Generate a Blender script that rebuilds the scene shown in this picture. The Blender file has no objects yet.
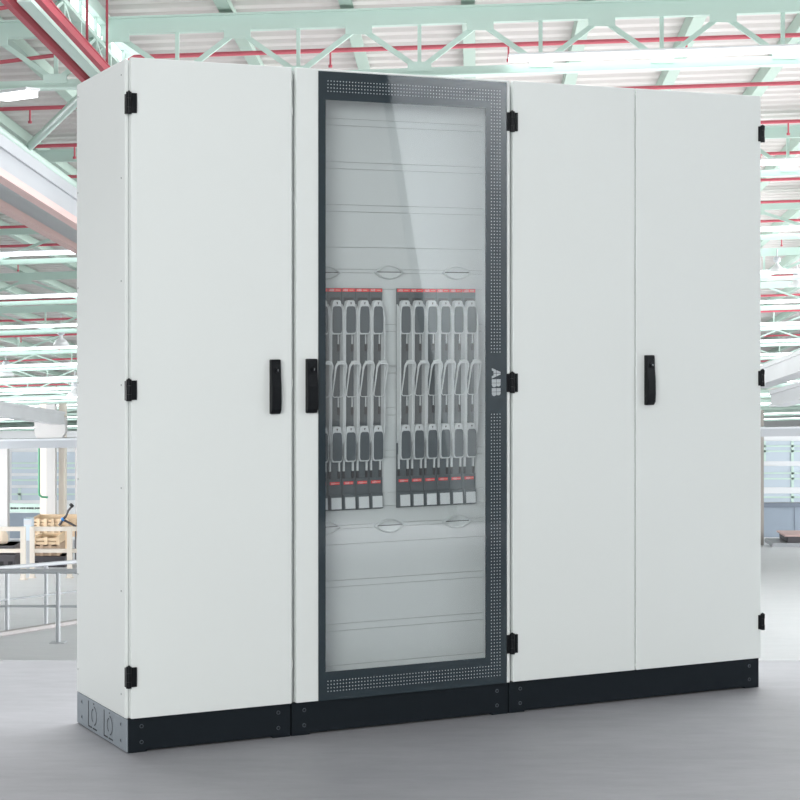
import bpy, math, random
from mathutils import Vector, Matrix
random.seed(7)
col = bpy.context.scene.collection
FPX = 1958.47          # focal length in pixels of the 800 px frame
EYE = 1.32628          # camera height above the concrete slab
TH = 0.46611           # the cabinet row is turned by this angle
ROW = Vector((-0.8146, 5.8977, 0.0))
CT, ST = math.cos(TH), math.sin(TH)
CX, CY = -1.92285, -5.63463          # the camera seen from the row

# ------------------------------------------------------------------ materials
def srgb(r, g, b):
    f = lambda c: (c/255/12.92) if c/255 <= .04045 else ((c/255+.055)/1.055)**2.4
    return (f(r), f(g), f(b), 1)

def mat(name, rgb, rough=.5, metal=0, spec=.5, noise=0, scale=20, bump=0, stretch=None):
    m = bpy.data.materials.new(name); m.use_nodes = True
    nt = m.node_tree; b = nt.nodes['Principled BSDF']
    c = srgb(*rgb)
    b.inputs['Base Color'].default_value = c
    b.inputs['Roughness'].default_value = rough
    b.inputs['Metallic'].default_value = metal
    b.inputs['Specular IOR Level'].default_value = spec
    if noise or bump:
        tc = nt.nodes.new('ShaderNodeTexCoord'); mp = nt.nodes.new('ShaderNodeMapping')
        if stretch: mp.inputs['Scale'].default_value = stretch
        n = nt.nodes.new('ShaderNodeTexNoise'); n.inputs['Scale'].default_value = scale
        n.inputs['Detail'].default_value = 6
        nt.links.new(tc.outputs['Object'], mp.inputs['Vector']); nt.links.new(mp.outputs['Vector'], n.inputs['Vector'])
        if noise:
            r = nt.nodes.new('ShaderNodeMixRGB'); r.blend_type = 'MIX'
            r.inputs['Color1'].default_value = tuple(min(1, x*(1-noise)) for x in c[:3])+(1,)
            r.inputs['Color2'].default_value = tuple(min(1, x*(1+noise)) for x in c[:3])+(1,)
            nt.links.new(n.outputs['Fac'], r.inputs['Fac']); nt.links.new(r.outputs['Color'], b.inputs['Base Color'])
        if bump:
            bp = nt.nodes.new('ShaderNodeBump'); bp.inputs['Strength'].default_value = bump; bp.inputs['Distance'].default_value = .002
            nt.links.new(n.outputs['Fac'], bp.inputs['Height']); nt.links.new(bp.outputs['Normal'], b.inputs['Normal'])
    return m

def emit(name, rgb, s):
    m = bpy.data.materials.new(name); m.use_nodes = True
    b = m.node_tree.nodes['Principled BSDF']
    b.inputs['Base Color'].default_value = srgb(*rgb)
    b.inputs['Emission Color'].default_value = srgb(*rgb); b.inputs['Emission Strength'].default_value = s
    return m

M = {}
M['white'] = mat('light_grey_powder_coat', (225,230,228), .55, spec=.3, noise=.012, scale=900, bump=.03)
M['seal'] = mat('grey_door_seal', (120,128,130), .7)
M['inner'] = mat('inner_sheet_grey', (206,212,212), .5, spec=.3)
M['plinth'] = mat('black_plinth_steel', (24,30,35), .6, spec=.12, noise=.05, scale=600, bump=.04)
M['plinth_side'] = mat('grey_plinth_plastic', (142,151,158), .55, noise=.02, scale=500)
M['groove'] = mat('dark_groove', (44,48,52), .7)
M['black'] = mat('black_plastic', (10,13,17), .45, spec=.18)
M['chrome'] = mat('steel_lock', (190,195,198), .2, metal=1)
M['border'] = mat('dark_glass_print', (40,51,57), .03, spec=.5)
M['dot'] = mat('clear_print_dots', (190,200,203), .3)
M['logo'] = mat('light_logo_print', (172,178,181), .35)
M['fuse'] = mat('slate_grey_plastic', (68,80,84), .5)
M['fusedark'] = mat('dark_recess_plastic', (18,22,25), .6)
M['fuselight'] = mat('light_grey_plastic', (212,217,218), .4)
M['pad'] = mat('slate_window_plastic', (66,79,84), .35)
M['red'] = mat('red_label', (240,18,28), .5)
M['label'] = mat('white_label', (215,221,222), .5)
M['mint'] = mat('mint_green_steel_paint', (196,219,210), .5, noise=.05, scale=3)
M['mintd'] = mat('mint_green_purlin_paint', (172,194,183), .55, noise=.05, scale=3)
M['deck'] = mat('pale_roof_sheeting', (214,209,207), .6, noise=.03, scale=2)
M['redhazed'] = mat('haze_paled_sprinkler_red', (196,90,104), .5)  # red paled and desaturated to put the hall's haze into the colour
M['concrete'] = mat('pale_concrete', (196,198,201), .75, noise=.10, scale=1.2)
M['concretew'] = mat('white_painted_concrete', (188,187,187), .7, noise=.03, scale=1.5)
M['pink'] = mat('dusty_pink_flange_paint', (200,172,168), .6)
M['beige'] = mat('cream_steel_paint', (222,214,204), .5)
M['rail'] = mat('grey_railing_paint', (192,196,201), .4)
M['steel'] = mat('grey_steel_paint', (165,169,174), .45)
M['screwrim'] = mat('dark_steel_screw', (74,82,88), .4)
M['beiged'] = mat('dull_cream_paint', (160,156,151), .6)
M['reflboard'] = mat('grey_reflection_board', (142,146,148), .7)
M['redmain'] = mat('red_main_paint', (164,54,70), .45)
M['bluewin'] = mat('pale_blue_window_sheet', (190,203,214), .35)
M['wallw'] = mat('white_wall_sheet', (226,229,231), .6, noise=.02, scale=2)
M['doorblue'] = mat('slate_blue_shutter', (150,163,177), .5)
M['lintel'] = mat('dark_slate_lintel', (118,128,142), .5)
M['wood'] = mat('pale_crate_wood', (214,190,160), .7, noise=.12, scale=6)
M['wood2'] = mat('brown_crate_wood', (176,152,130), .7, noise=.12, scale=6)
M['darkbox'] = mat('charcoal_plastic', (70,68,72), .5)
M['sack'] = mat('cream_sack_cloth', (222,204,184), .8, noise=.08, scale=8)
M['greenpipe'] = mat('green_pipe_paint', (60,140,104), .4)
M['bluep'] = mat('blue_plastic', (40,120,190), .4)
M['lamp'] = mat('pale_lamp_shell', (226,228,230), .35)
M['light'] = emit('lit_tube', (250,253,255), 3.2)
M['skylight'] = emit('daylit_glazing', (245,250,252), 1.6)
M['lampglow'] = emit('lit_lamp_glass', (250,252,255), 5.0)
M['kerb'] = mat('worn_kerb', (176,172,172), .8, noise=.25, scale=5)
M['kerbred'] = mat('worn_red_kerb_paint', (150,96,92), .8, noise=.2, scale=9)

def glass():
    m = bpy.data.materials.new('clear_door_glass'); m.use_nodes = True
    nt = m.node_tree; nt.nodes.clear()
    out = nt.nodes.new('ShaderNodeOutputMaterial'); mix = nt.nodes.new('ShaderNodeMixShader')
    tr = nt.nodes.new('ShaderNodeBsdfTransparent'); gl = nt.nodes.new('ShaderNodeBsdfGlossy')
    fr = nt.nodes.new('ShaderNodeFresnel'); gl.inputs['Color'].default_value = (1,1,1,1); fr.inputs['IOR'].default_value = 2.25
    tr.inputs['Color'].default_value = (.965,.975,.975,1); gl.inputs['Roughness'].default_value = .02
    ge = nt.nodes.new('ShaderNodeNewGeometry'); iv = nt.nodes.new('ShaderNodeMath'); iv.operation='SUBTRACT'; iv.inputs[0].default_value=1
    mu = nt.nodes.new('ShaderNodeMath'); mu.operation='MULTIPLY'
    nt.links.new(ge.outputs['Backfacing'], iv.inputs[1]); nt.links.new(iv.outputs[0], mu.inputs[0]); nt.links.new(fr.outputs[0], mu.inputs[1])
    nt.links.new(mu.outputs[0], mix.inputs[0]); nt.links.new(tr.outputs[0], mix.inputs[1])
    nt.links.new(gl.outputs[0], mix.inputs[2]); nt.links.new(mix.outputs[0], out.inputs[0])
    return m
M['glass'] = glass()

def floor_mat(name, ca, cb):
    m = bpy.data.materials.new(name); m.use_nodes = True
    nt = m.node_tree; b = nt.nodes['Principled BSDF']
    tc = nt.nodes.new('ShaderNodeTexCoord'); mp = nt.nodes.new('ShaderNodeMapping')
    mp.inputs['Scale'].default_value = (.55, 1.6, 1)
    n1 = nt.nodes.new('ShaderNodeTexNoise'); n1.inputs['Scale'].default_value = 1.3; n1.inputs['Detail'].default_value = 8; n1.inputs['Roughness'].default_value = .65
    n2 = nt.nodes.new('ShaderNodeTexNoise'); n2.inputs['Scale'].default_value = 9; n2.inputs['Detail'].default_value = 8; n2.inputs['Roughness'].default_value = .7
    nt.links.new(tc.outputs['Object'], mp.inputs['Vector'])
    for n in (n1, n2): nt.links.new(mp.outputs['Vector'], n.inputs['Vector'])
    ad = nt.nodes.new('ShaderNodeMath'); ad.operation = 'ADD'
    nt.links.new(n1.outputs['Fac'], ad.inputs[0]); nt.links.new(n2.outputs['Fac'], ad.inputs[1])
    hf = nt.nodes.new('ShaderNodeMath'); hf.operation = 'MULTIPLY'; hf.inputs[1].default_value = .5
    nt.links.new(ad.outputs[0], hf.inputs[0])
    r = nt.nodes.new('ShaderNodeValToRGB')
    r.color_ramp.elements[0].position = .32; r.color_ramp.elements[0].color = srgb(*ca)
    r.color_ramp.elements[1].position = .68; r.color_ramp.elements[1].color = srgb(*cb)
    nt.links.new(hf.outputs[0], r.inputs[0]); nt.links.new(r.outputs[0], b.inputs['Base Color'])
    rr = nt.nodes.new('ShaderNodeMapRange'); rr.inputs[3].default_value = .38; rr.inputs[4].default_value = .55
    nt.links.new(n1.outputs['Fac'], rr.inputs[0]); nt.links.new(rr.outputs[0], b.inputs['Roughness'])
    bp = nt.nodes.new('ShaderNodeBump'); bp.inputs['Strength'].default_value = .06; bp.inputs['Distance'].default_value = .01
    nt.links.new(n2.outputs['Fac'], bp.inputs['Height']); nt.links.new(bp.outputs[0], b.inputs['Normal'])
    b.inputs['Specular IOR Level'].default_value = .4
    return m
M['floor'] = floor_mat('polished_concrete_floor',(143,144,148),(167,168,172))
M['hallfloor'] = floor_mat('brightened_hall_floor',(204,206,210),(220,222,225))  # paler copy of the floor: the hall's stronger light put into the colour

# ------------------------------------------------------------------ mesh helper
class MB:
    def __init__(s, off=(0,0,0)): s.v=[]; s.f=[]; s.m=[]; s.off=Vector(off); s.smooth=[]
    def add(s, vs, fs, mi=0, sm=False):
        b=len(s.v); s.v += [Vector(p)-s.off for p in vs]
        for f in fs: s.f.append([b+i for i in f]); s.m.append(mi); s.smooth.append(sm)
        return s
    def hexa(s, p, mi=0):      # bottom 4 ccw, top 4
        return s.add(p, [(3,2,1,0),(4,5,6,7),(0,1,5,4),(1,2,6,5),(2,3,7,6),(3,0,4,7)], mi)
    def box(s, x0,x1,y0,y1,z0,z1, mi=0):
        return s.hexa([(x0,y0,z0),(x1,y0,z0),(x1,y1,z0),(x0,y1,z0),(x0,y0,z1),(x1,y0,z1),(x1,y1,z1),(x0,y1,z1)], mi)
    def bar(s, p, q, w, h, mi=0, up=(0,0,1)):
        p=Vector(p); q=Vector(q); d=(q-p).normalized(); up=Vector(up)
        if abs(d.dot(up))>.98: up=Vector((0,1,0))
        a=d.cross(up).normalized()*w/2; b=a.cross(d).normalized()*h/2
        return s.hexa([p-a-b,p+a-b,q+a-b,q-a-b,p-a+b,p+a+b,q+a+b,q-a+b], mi)
    def tube(s, pts, r, n=10, mi=0, closed=False):
        pts=[Vector(p) for p in pts]; N=len(pts); rings=[]; prev=None
        for i,p in enumerate(pts):
            if closed: d=(pts[(i+1)%N]-pts[i-1]).normalized()
            else: d=(pts[min(i+1,N-1)]-pts[max(i-1,0)]).normalized()
            if prev is None:
                u=Vector((0,0,1)) if abs(d.z)<.9 else Vector((1,0,0))
                a=d.cross(u).normalized()
            else: a=(prev-d*prev.dot(d)).normalized()
            prev=a; b=d.cross(a)
            rr = r[i] if isinstance(r,(list,tuple)) else r
            rings.append([p+(a*math.cos(t)+b*math.sin(t))*rr for t in [2*math.pi*k/n for k in range(n)]])
        vs=[v for R in rings for v in R]; fs=[]
        for i in range(N if closed else N-1):
            j=(i+1)%N
            for k in range(n): fs.append((i*n+k, i*n+(k+1)%n, j*n+(k+1)%n, j*n+k))
        s.add(vs, fs, mi, True)
        if not closed:
            s.add(rings[0], [tuple(range(n-1,-1,-1))], mi); s.add(rings[-1], [tuple(range(n))], mi)
        return s
    def prism(s, poly, y0, y1, mi=0):   # poly in (x,z), ccw seen from -y
        n=len(poly); vs=[(x,y0,z) for x,z in poly]+[(x,y1,z) for x,z in poly]
        fs=[tuple(range(n)), tuple(range(2*n-1,n-1,-1))]+[((i+1)%n, i, n+i, n+(i+1)%n) for i in range(n)]
        return s.add(vs, fs, mi)
    def lathe(s, prof, c, n=20, mi=0):  # prof (r,z) around z
        c=Vector(c); vs=[]; fs=[]
        for r,z in prof:
            for k in range(n): t=2*math.pi*k/n; vs.append(c+Vector((r*math.cos(t), r*math.sin(t), z)))
        for i in range(len(prof)-1):
            for k in range(n): fs.append((i*n+k, i*n+(k+1)%n, (i+1)*n+(k+1)%n, (i+1)*n+k))
        return s.add(vs, fs, mi, True)
    def build(s, name, mats, parent=None, bevel=0, seg=2):
        me=bpy.data.meshes.new(name)
        me.from_pydata([tuple(v) for v in s.v], [], s.f)
        for m in (mats if isinstance(mats,(list,tuple)) else [mats]): me.materials.append(M[m])
        me.polygons.foreach_set('material_index', s.m); me.polygons.foreach_set('use_smooth', s.smooth)
        me.validate(); me.update()
        o=bpy.data.objects.new(name, me); col.objects.link(o)
        if parent is not None: o.parent=parent
        if bevel:
            b=o.modifiers.new('bevel','BEVEL'); b.width=bevel; b.segments=seg; b.limit_method='ANGLE'; b.angle_limit=.6
            b.harden_normals=False
        return o

def empty(name, loc=(0,0,0), rz=0):
    o=bpy.data.objects.new(name, None); o.empty_display_size=.1; col.objects.link(o)
    o.location=loc; o.rotation_euler=(0,0,rz); return o
def tag(o, label, cat, group=None, kind=None):
    o['label']=label; o['category']=cat
    if group: o['group']=group
    if kind: o['kind']=kind
    return o
def struct(o): o['kind']='structure'; return o
def copy_tree(o, parent=None):
    c=o.copy(); col.objects.link(c); c.parent=parent
    for ch in list(o.children): copy_tree(ch, c)
    return c

# measured pixel -> a point of the row's plane at depth y
def F(u, v, y=0.0):
    a=(u-400)/FPX; dx=a*CT+ST; dy=-a*ST+CT; t=(y-CY)/dy
    return (CX+dx*t, EYE-(v-314)/FPX*t)
def rw(x, y, z=0): return ROW+Vector((CT*x-ST*y, ST*x+CT*y, z))

# ------------------------------------------------------------------ cabinet row
X0, X1, X2, X3, X4 = 0.0, 0.53643, 1.3220, 1.81555, 2.34346
D = 0.51365; ZP = .1038; ZT = 2.1; SL = .0295
def roof(y): return ZT-.004-SL*max(0,(y-.03))/(D-.03)

def rounded(x0,x1,z0,z1,r,n=4):
    p=[]
    for cx,cz,a0 in ((x1-r,z0+r,-90),(x1-r,z1-r,0),(x0+r,z1-r,90),(x0+r,z0+r,180)):
        for k in range(n+1):
            a=math.radians(a0+90*k/n); p.append((cx+r*math.cos(a), cz+r*math.sin(a)))
    return p

def plinth(root, off, xa, xb, side=False):
    m=MB(off)
    m.box(xa,xb,.012,.030,0.006,ZP); m.box(xa,xb,D-.03,D-.012,0.006,ZP)
    m.box(xa+.012,xa+.02,.03,D-.03,0.006,ZP); m.box(xb-.02,xb-.012,.03,D-.03,0.006,ZP)
    m.box(xa,xa+.06,.0125,.06,0,.01); m.box(xb-.06,xb,.0125,.06,0,.01); m.box(xa,xa+.06,D-.06,D-.0125,0,.01); m.box(xb-.06,xb,D-.06,D-.0125,0,.01)
    p=m.build('plinth','plinth',root,.0015)
    for x in (xa+.042, xb-.042):
        for z in (.031,.079):
            h=MB(off); c=Vector((x,.011,z))
            n=12; R=.0062
            ring=[(c.x+R*math.cos(2*math.pi*k/n), c.y-.0012, c.z+R*math.sin(2*math.pi*k/n)) for k in range(n)]
            ring2=[(c.x+.0042*math.cos(2*math.pi*k/n), c.y-.0012, c.z+.0042*math.sin(2*math.pi*k/n)) for k in range(n)]
            base=[(q[0],c.y+.002,q[2]) for q in ring]; deep=[(q[0],c.y+.001,q[2]) for q in ring2]
            h.add(ring+base, [(k,(k+1)%n,n+(k+1)%n,n+k) for k in range(n)],0)
            h.add(ring+ring2, [(k,n+k,n+(k+1)%n,(k+1)%n) for k in range(n)],0)
            h.add(ring2+deep, [(k,n+k,n+(k+1)%n,(k+1)%n) for k in range(n)],1)
            h.add(deep,[tuple(range(n))],1)
            h.build('socket_screw',['screwrim','fusedark'],p)
    return p

def door_panel(root, off, xa, xb, z0=ZP+.0015, z1=ZT):
    m=MB(off); m.box(xa,xb,0,.021,z0,z1); return m.build('door','white',root,.0028,3)

def handle(root, off, xa, xb, z0, z1, name='door_handle'):
    m=MB(off); zm=(z0+z1)/2; d=.026
    prof=[(0.0,z0),(-d*.55,z0),(-d*.92,z0+.012),(-d,z0+.04),(-d*.96,zm),(-d*.80,z1-.05),(-d*.72,z1-.006),(-d*.66,z1),(0,z1)]
    n=len(prof); vs=[(xa,y,z) for y,z in prof]+[(xb,y,z) for y,z in prof]
    m.add(vs,[tuple(range(n)),tuple(range(2*n-1,n-1,-1))]+[((i+1)%n,i,n+i,n+(i+1)%n) for i in range(n)],0)
    h=m.build(name,'black',root,.0025,3)
    l=MB(off); x=(xa+xb)/2+.003; z=z1-.034; y=-d*.80
    l.tube([(x,y+.01,z),(x,y-.004,z)],.0082,16,0); l.tube([(x,y-.004,z),(x,y-.0042,z)],.0045,12,1)
    l.box(x-.0012,x+.0012,y-.0052,y-.004,z-.003,z+.004,2)
    l.build('lock_cylinder',['black','black','chrome'],h)
    return h

def hinge(root, off, kind, x, z0, z1):
    m=MB(off)
    n=10; kn=lambda cx,cy,r,za,zb: m.tube([(cx,cy,za),(cx,cy,zb)],r,12)
    h=z1-z0
    if kind=='corner':
        m.box(-.009,-.003,.004,.021,z0-.002,z1-.002); m.box(.005,.022,-.006,.001,z0,z1)
        cx,cy=-.003,-.003
    elif kind=='flat':
        m.box(x-.021,x-.006,-.006,.001,z0,z1); m.box(x+.006,x+.021,-.006,.001,z0,z1); cx,cy=x,-.004
    else:
        m.box(x-.012,x+.001,-.006,.001,z0,z1); m.box(x+.003,x+.010,.004,.03,z0,z1); cx,cy=x+.006,-.002
    kn(cx,cy,.0085,z0-.003,z0+h*.28); kn(cx,cy,.0075,z0+h*.29,z0+h*.73); kn(cx,cy,.0085,z0+h*.74,z1+.003)
    m.tube([(cx,cy,z1+.003),(cx,cy,z1+.007)],[.006,.002],12)
    if kind=='flat':
        for dx in (-.0135,.0135): m.box(x+dx-.0015,x+dx+.0015,-.0075,-.006,z0+.003,z1-.003)
    return m.build('hinge','black',root,.001)

# --- first cabinet -------------------------------------------------
o0=(X0,0,0)
c1=tag(empty('switch_cabinet', rw(X0,0), TH), 'narrow light grey switch cabinet with one plain door, at the left end of the row','cabinet')
m=MB(o0)
xa,xb=.004,X1-.001
m.hexa([(xa,.026,ZP),(xb,.026,ZP),(xb,D,ZP),(xa,D,ZP),(xa,.026,ZT-.006),(xb,.026,ZT-.006),(xb,D,ZT-.006-SL),(xa,D,ZT-.006-SL)])
m.build('body','white',c1,.002)
gL=F(292,385)[0]; gR=F(296.5,385)[0]
door_panel(c1,o0,.0055,gL)
m=MB(o0); m.box(.012,gL-.006,.0205,.0265,ZP+.012,ZT-.012); m.build('door_seal','seal',c1)
m=MB(o0)
m.hexa([(-.004,.031,ZP-.001),(.0035,.031,ZP-.001),(.0035,D,ZP-.001),(-.004,D,ZP-.001),(-.004,.031,ZT-.001),(.0035,.031,ZT-.001),(.0035,D,ZT-.001-SL),(-.004,D,ZT-.001-SL)])
sp=m.build('side_panel','white',c1,.0025,3)
m=MB(o0); m.hexa([(-.0035,.0225,ZP),(.004,.0225,ZP),(.004,.0305,ZP),(-.0015,.0305,ZP),(-.0035,.0225,ZT-.004),(.004,.0225,ZT-.004),(.004,.0305,ZT-.004),(-.0015,.0305,ZT-.004)])
m.build('corner_profile','white',c1,.001)
for yy,vs in ((.062,(75,178,281,385,488,591,694)),(D-.018,(97,193,288,383,479,574,669))):
    # depth of the side face at yy
    p=rw(-.004,yy); dep=p.y
    for v in vs:
        z=EYE-(v-314)/FPX*dep
        s=MB(o0); s.tube([(-.003,yy,z),(-.0052,yy,z)],.0048,10,0); s.tube([(-.0052,yy,z),(-.0054,yy,z)],.003,8,1)
        s.build('panel_screw',['white','groove'],sp)
# plinth with knock-outs on its side cheek
pl=plinth(c1,o0,.0,X1-.003)
m=MB(o0); m.box(-.004,.011,.016,D-.004,.003,ZP-.002)
ck=m.build('plinth_side_panel','plinth_side',c1,.001)
def yfromu(u,x=-.004):
    k=(u-400)/FPX; return (-.8146+CT*x-k*(5.8977+ST*x))/(ST+k*CT)
for ul,uc in ((88.6,93.9),(104.2,109.6)):
    g=MB(o0); x=-.0046; yl,yc=yfromu(ul),yfromu(uc)
    g.box(x-.0003,x+.001,yl-.002,yl+.002,.016,.094)
    g.box(x-.0003,x+.001,yl-.035,yl+.002,.0125,.0165); g.box(x-.0003,x+.001,yl-.085,yl-.045,.0125,.0165)
    for R_,a0,a1 in ((.029,-78,85),(.021,105,250)):
        n=14
        for k in range(n):
            a=math.radians(a0+(a1-a0)*k/n); b=math.radians(a0+(a1-a0)*(k+1)/n); w=.002
            P=lambda r,t:(yc-r*math.cos(t), .055+r*math.sin(t))
            q=[P(R_-w,a),P(R_+w,a),P(R_+w,b),P(R_-w,b)]
            g.add([(x-.0003,)+c for c in q],[(0,1,2,3)])
    g.box(x-.0003,x+.001,yc-.003,yc+.003,.0905,.0945)
    g.build('cable_knockout','groove',ck)
for yy in (yfromu(121),yfromu(82)):
    for z in (.030,.079):
        s=MB(o0); s.tube([(-.003,yy,z),(-.0055,yy,z)],.0075,10,0); s.tube([(-.0055,yy-.001,z),(-.0058,yy-.001,z)],.0045,8,1)
        s.build('panel_screw',['plinth_side','groove'],ck)
(hx0,_),(hx1,_)=F(270.5,386,-.01),F(280.0,386,-.01)
handle(c1,o0,hx0,hx1,F(276,414,-.01)[1],F(276,359.5,-.01)[1])
for va,vb in ((113,93),(400,380.5),(687,667.5)):
    hinge(c1,o0,'corner',0,F(131,va)[1],F(131,vb)[1])
for v in (111,383,664):
    z=F(293,v)[1]; s=MB(o0); s.box(gL+.001,gL+.005,.004,.026,z-.012,z+.012); s.build('gap_clip','white',c1)

# --- second cabinet, with the glass door -----------------------------
o1=(X1,0,0)
c2=tag(empty('switch_cabinet', rw(X1,0), TH), 'switch cabinet with a dark bordered glass door showing rows of fuse switches','cabinet')
m=MB(o1); xa,xb=X1+.001,X2-.001; t=.012
def slab(x0,x1,y0,y1,z0,top):
    m.hexa([(x0,y0,z0),(x1,y0,z0),(x1,y1,z0),(x0,y1,z0),(x0,y0,top(y0)),(x1,y0,top(y0)),(x1,y1,top(y1)),(x0,y1,top(y1))])
rf=lambda y: ZT-.006-SL*max(0,(y-.026))/(D-.026)
slab(xa,xa+t,.026,D,ZP,rf); slab(xb-t,xb,.026,D,ZP,rf); slab(xa+t,xb-t,D-t,D,ZP,rf)
m.box(xa+t,xb-t,.026,D-t,ZP,ZP+t)
m.hexa([(xa+t,.026,rf(.026)-t),(xb-t,.026,rf(.026)-t),(xb-t,D-t,rf(D)-t),(xa+t,D-t,rf(D)-t),(xa+t,.026,rf(.026)),(xb-t,.026,rf(.026)),(xb-t,D-t,rf(D-t)),(xa+t,D-t,rf(D-t))])
m.build('body','white',c2)
g2R=F(510,385)[0]; g3L=F(513.3,385)[0]
bx0=F(318.2,385)[0]; bx1=F(506.4,385)[0]; px0=F(325.2,385)[0]; px1=F(485.2,385)[0]
bz1=(F(318.2,70.8)[1]+F(506.4,82.4)[1])/2; bz0=(F(318.2,700.8)[1]+F(506.4,683)[1])/2
pz1=(F(325.2,100)[1]+F(485.2,108.4)[1])/2; pz0=(F(325.2,671.7)[1]+F(485.2,657.7)[1])/2
# white frame of the door
def ring(mm, a, b, y0, y1, mi=0):
    (ax0,ax1,az0,az1),(qx0,qx1,qz0,qz1)=a,b
    O=[(ax0,az0),(ax1,az0),(ax1,az1),(ax0,az1)]; I=[(qx0,qz0),(qx1,qz0),(qx1,qz1),(qx0,qz1)]
    vs=[(x,y0,z) for x,z in O+I]+[(x,y1,z) for x,z in O+I]; fs=[]
    for k in range(4):
        j=(k+1)%4
        fs+=[(k,j,4+j,4+k),(8+j,8+k,12+k,12+j),(j,k,8+k,8+j),(4+k,4+j,12+j,12+k)]
    mm.add(vs,fs,mi)
m=MB(o1); ring(m,(gR,g2R,ZP+.0015,ZT),(px0-.012,px1+.012,pz0-.02,pz1+.02),0,.021)
dr=m.build('door','white',c2,.0022,2)
m=MB(o1); BY=-.0035
ring(m,(bx0,bx1,bz0,bz1),(px0,px1,pz0,pz1),BY,-.0002,0)
ds=.0028; pit=.0108
def dot(x,z): m.add([(x-ds/2,BY-.0003,z-ds/2),(x+ds/2,BY-.0003,z-ds/2),(x+ds/2,BY-.0003,z+ds/2),(x-ds/2,BY-.0003,z+ds/2)],[(0,1,2,3)],1)
dx0=F(327.5,385)[0]; dx1=F(499.4,385)[0]
nx=int(round((dx1-dx0)/pit)); zt=F(327.5,81)[1]; zb=F(327.5,691.3)[1]; nz=int(round((zt-zb)/pit))
lz0,lz1=F(496,412)[1],F(496,355)[1]
for i in range(nx+1):
    for j in range(nz+1):
        x=dx1-(dx1-dx0)*i/nx; z=zt-(zt-zb)*j/nz
        if (j<4 or j>nz-4 or i<4) and not (i<4 and lz0<z<lz1): dot(x,z)
m.build('printed_border',['border','dot'],dr)
# logo, turned a quarter clockwise
lg=MB(o1)
lx0,lx1=F(491.3,382)[0],F(500,382)[0]; za,zb_=F(495.5,368)[1],F(495.5,396.2)[1]
LW=lx1-lx0; LH=za-zb_
def letter(polys, s0, s1):      # letter box: a across (0..1), b up (0..1); b runs along +x, a runs down
    for P in polys:
        q=[(lx0+LW*b, za-LH*(s0+(s1-s0)*a)) for a,b in P]
        area=sum(q[i][0]*q[(i+1)%len(q)][1]-q[(i+1)%len(q)][0]*q[i][1] for i in range(len(q)))
        if area<0: q=q[::-1]
        lg.prism(q, BY-.0006, BY)
g=.025
A=[[(0,0),(.22,0),(.30,.20),(.5-g,.20),(.5-g,.49),(.19,.49)],[(1,0),(.78,0),(.70,.20),(.5+g,.20),(.5+g,.49),(.81,.49)],
   [(.21,.54),(.5-g,.54),(.5-g,1),(.38,1)],[(.79,.54),(.5+g,.54),(.5+g,1),(.62,1)]]
def arc(cx,cy,rx,ry,a0,a1,n=6): return [(cx+rx*math.cos(math.radians(a0+(a1-a0)*k/n)), cy+ry*math.sin(math.radians(a0+(a1-a0)*k/n))) for k in range(n+1)]
B=[[(.04,0),(.46,0),(.46,.49),(.04,.49)],[(.04,.54),(.46,.54),(.46,1),(.04,1)],
   [(.51,0)]+arc(.66,.26,.32,.26,-90,48)+[(.88,.49),(.51,.49)],
   [(.51,.54),(.86,.54)]+arc(.62,.76,.28,.24,-20,90)+[(.51,1)]]
letter(A,0,.37); letter(B,.385,.685); letter(B,.70,1.0)
lg.build('door_logo','logo',dr)
m=MB(o1); m.box(px0,px1,BY+.0003,-.0012,pz0,pz1); m.build('glass_pane','glass',dr)
m=MB(o1); ring(m,(gR+.008,g2R-.008,ZP+.012,ZT-.012),(px0-.006,px1+.014,pz0-.012,pz1+.012),.0205,.0265); m.build('door_seal','seal',c2)
plinth(c2,o1,X1+.0015,X2-.003)
hx0=F(306.5,386,-.01)[0]; hx1=F(316.6,386,-.01)[0]
handle(c2,o1,hx0,hx1,F(312,413,-.01)[1],F(312,358.8,-.01)[1])
xh=(g2R+g3L)/2
for va,vb in ((131,112.5),(392,373.5),(653,634.5)):
    hinge(c2,o1,'flat',xh,F(511,va)[1],F(511,vb)[1])
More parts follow.
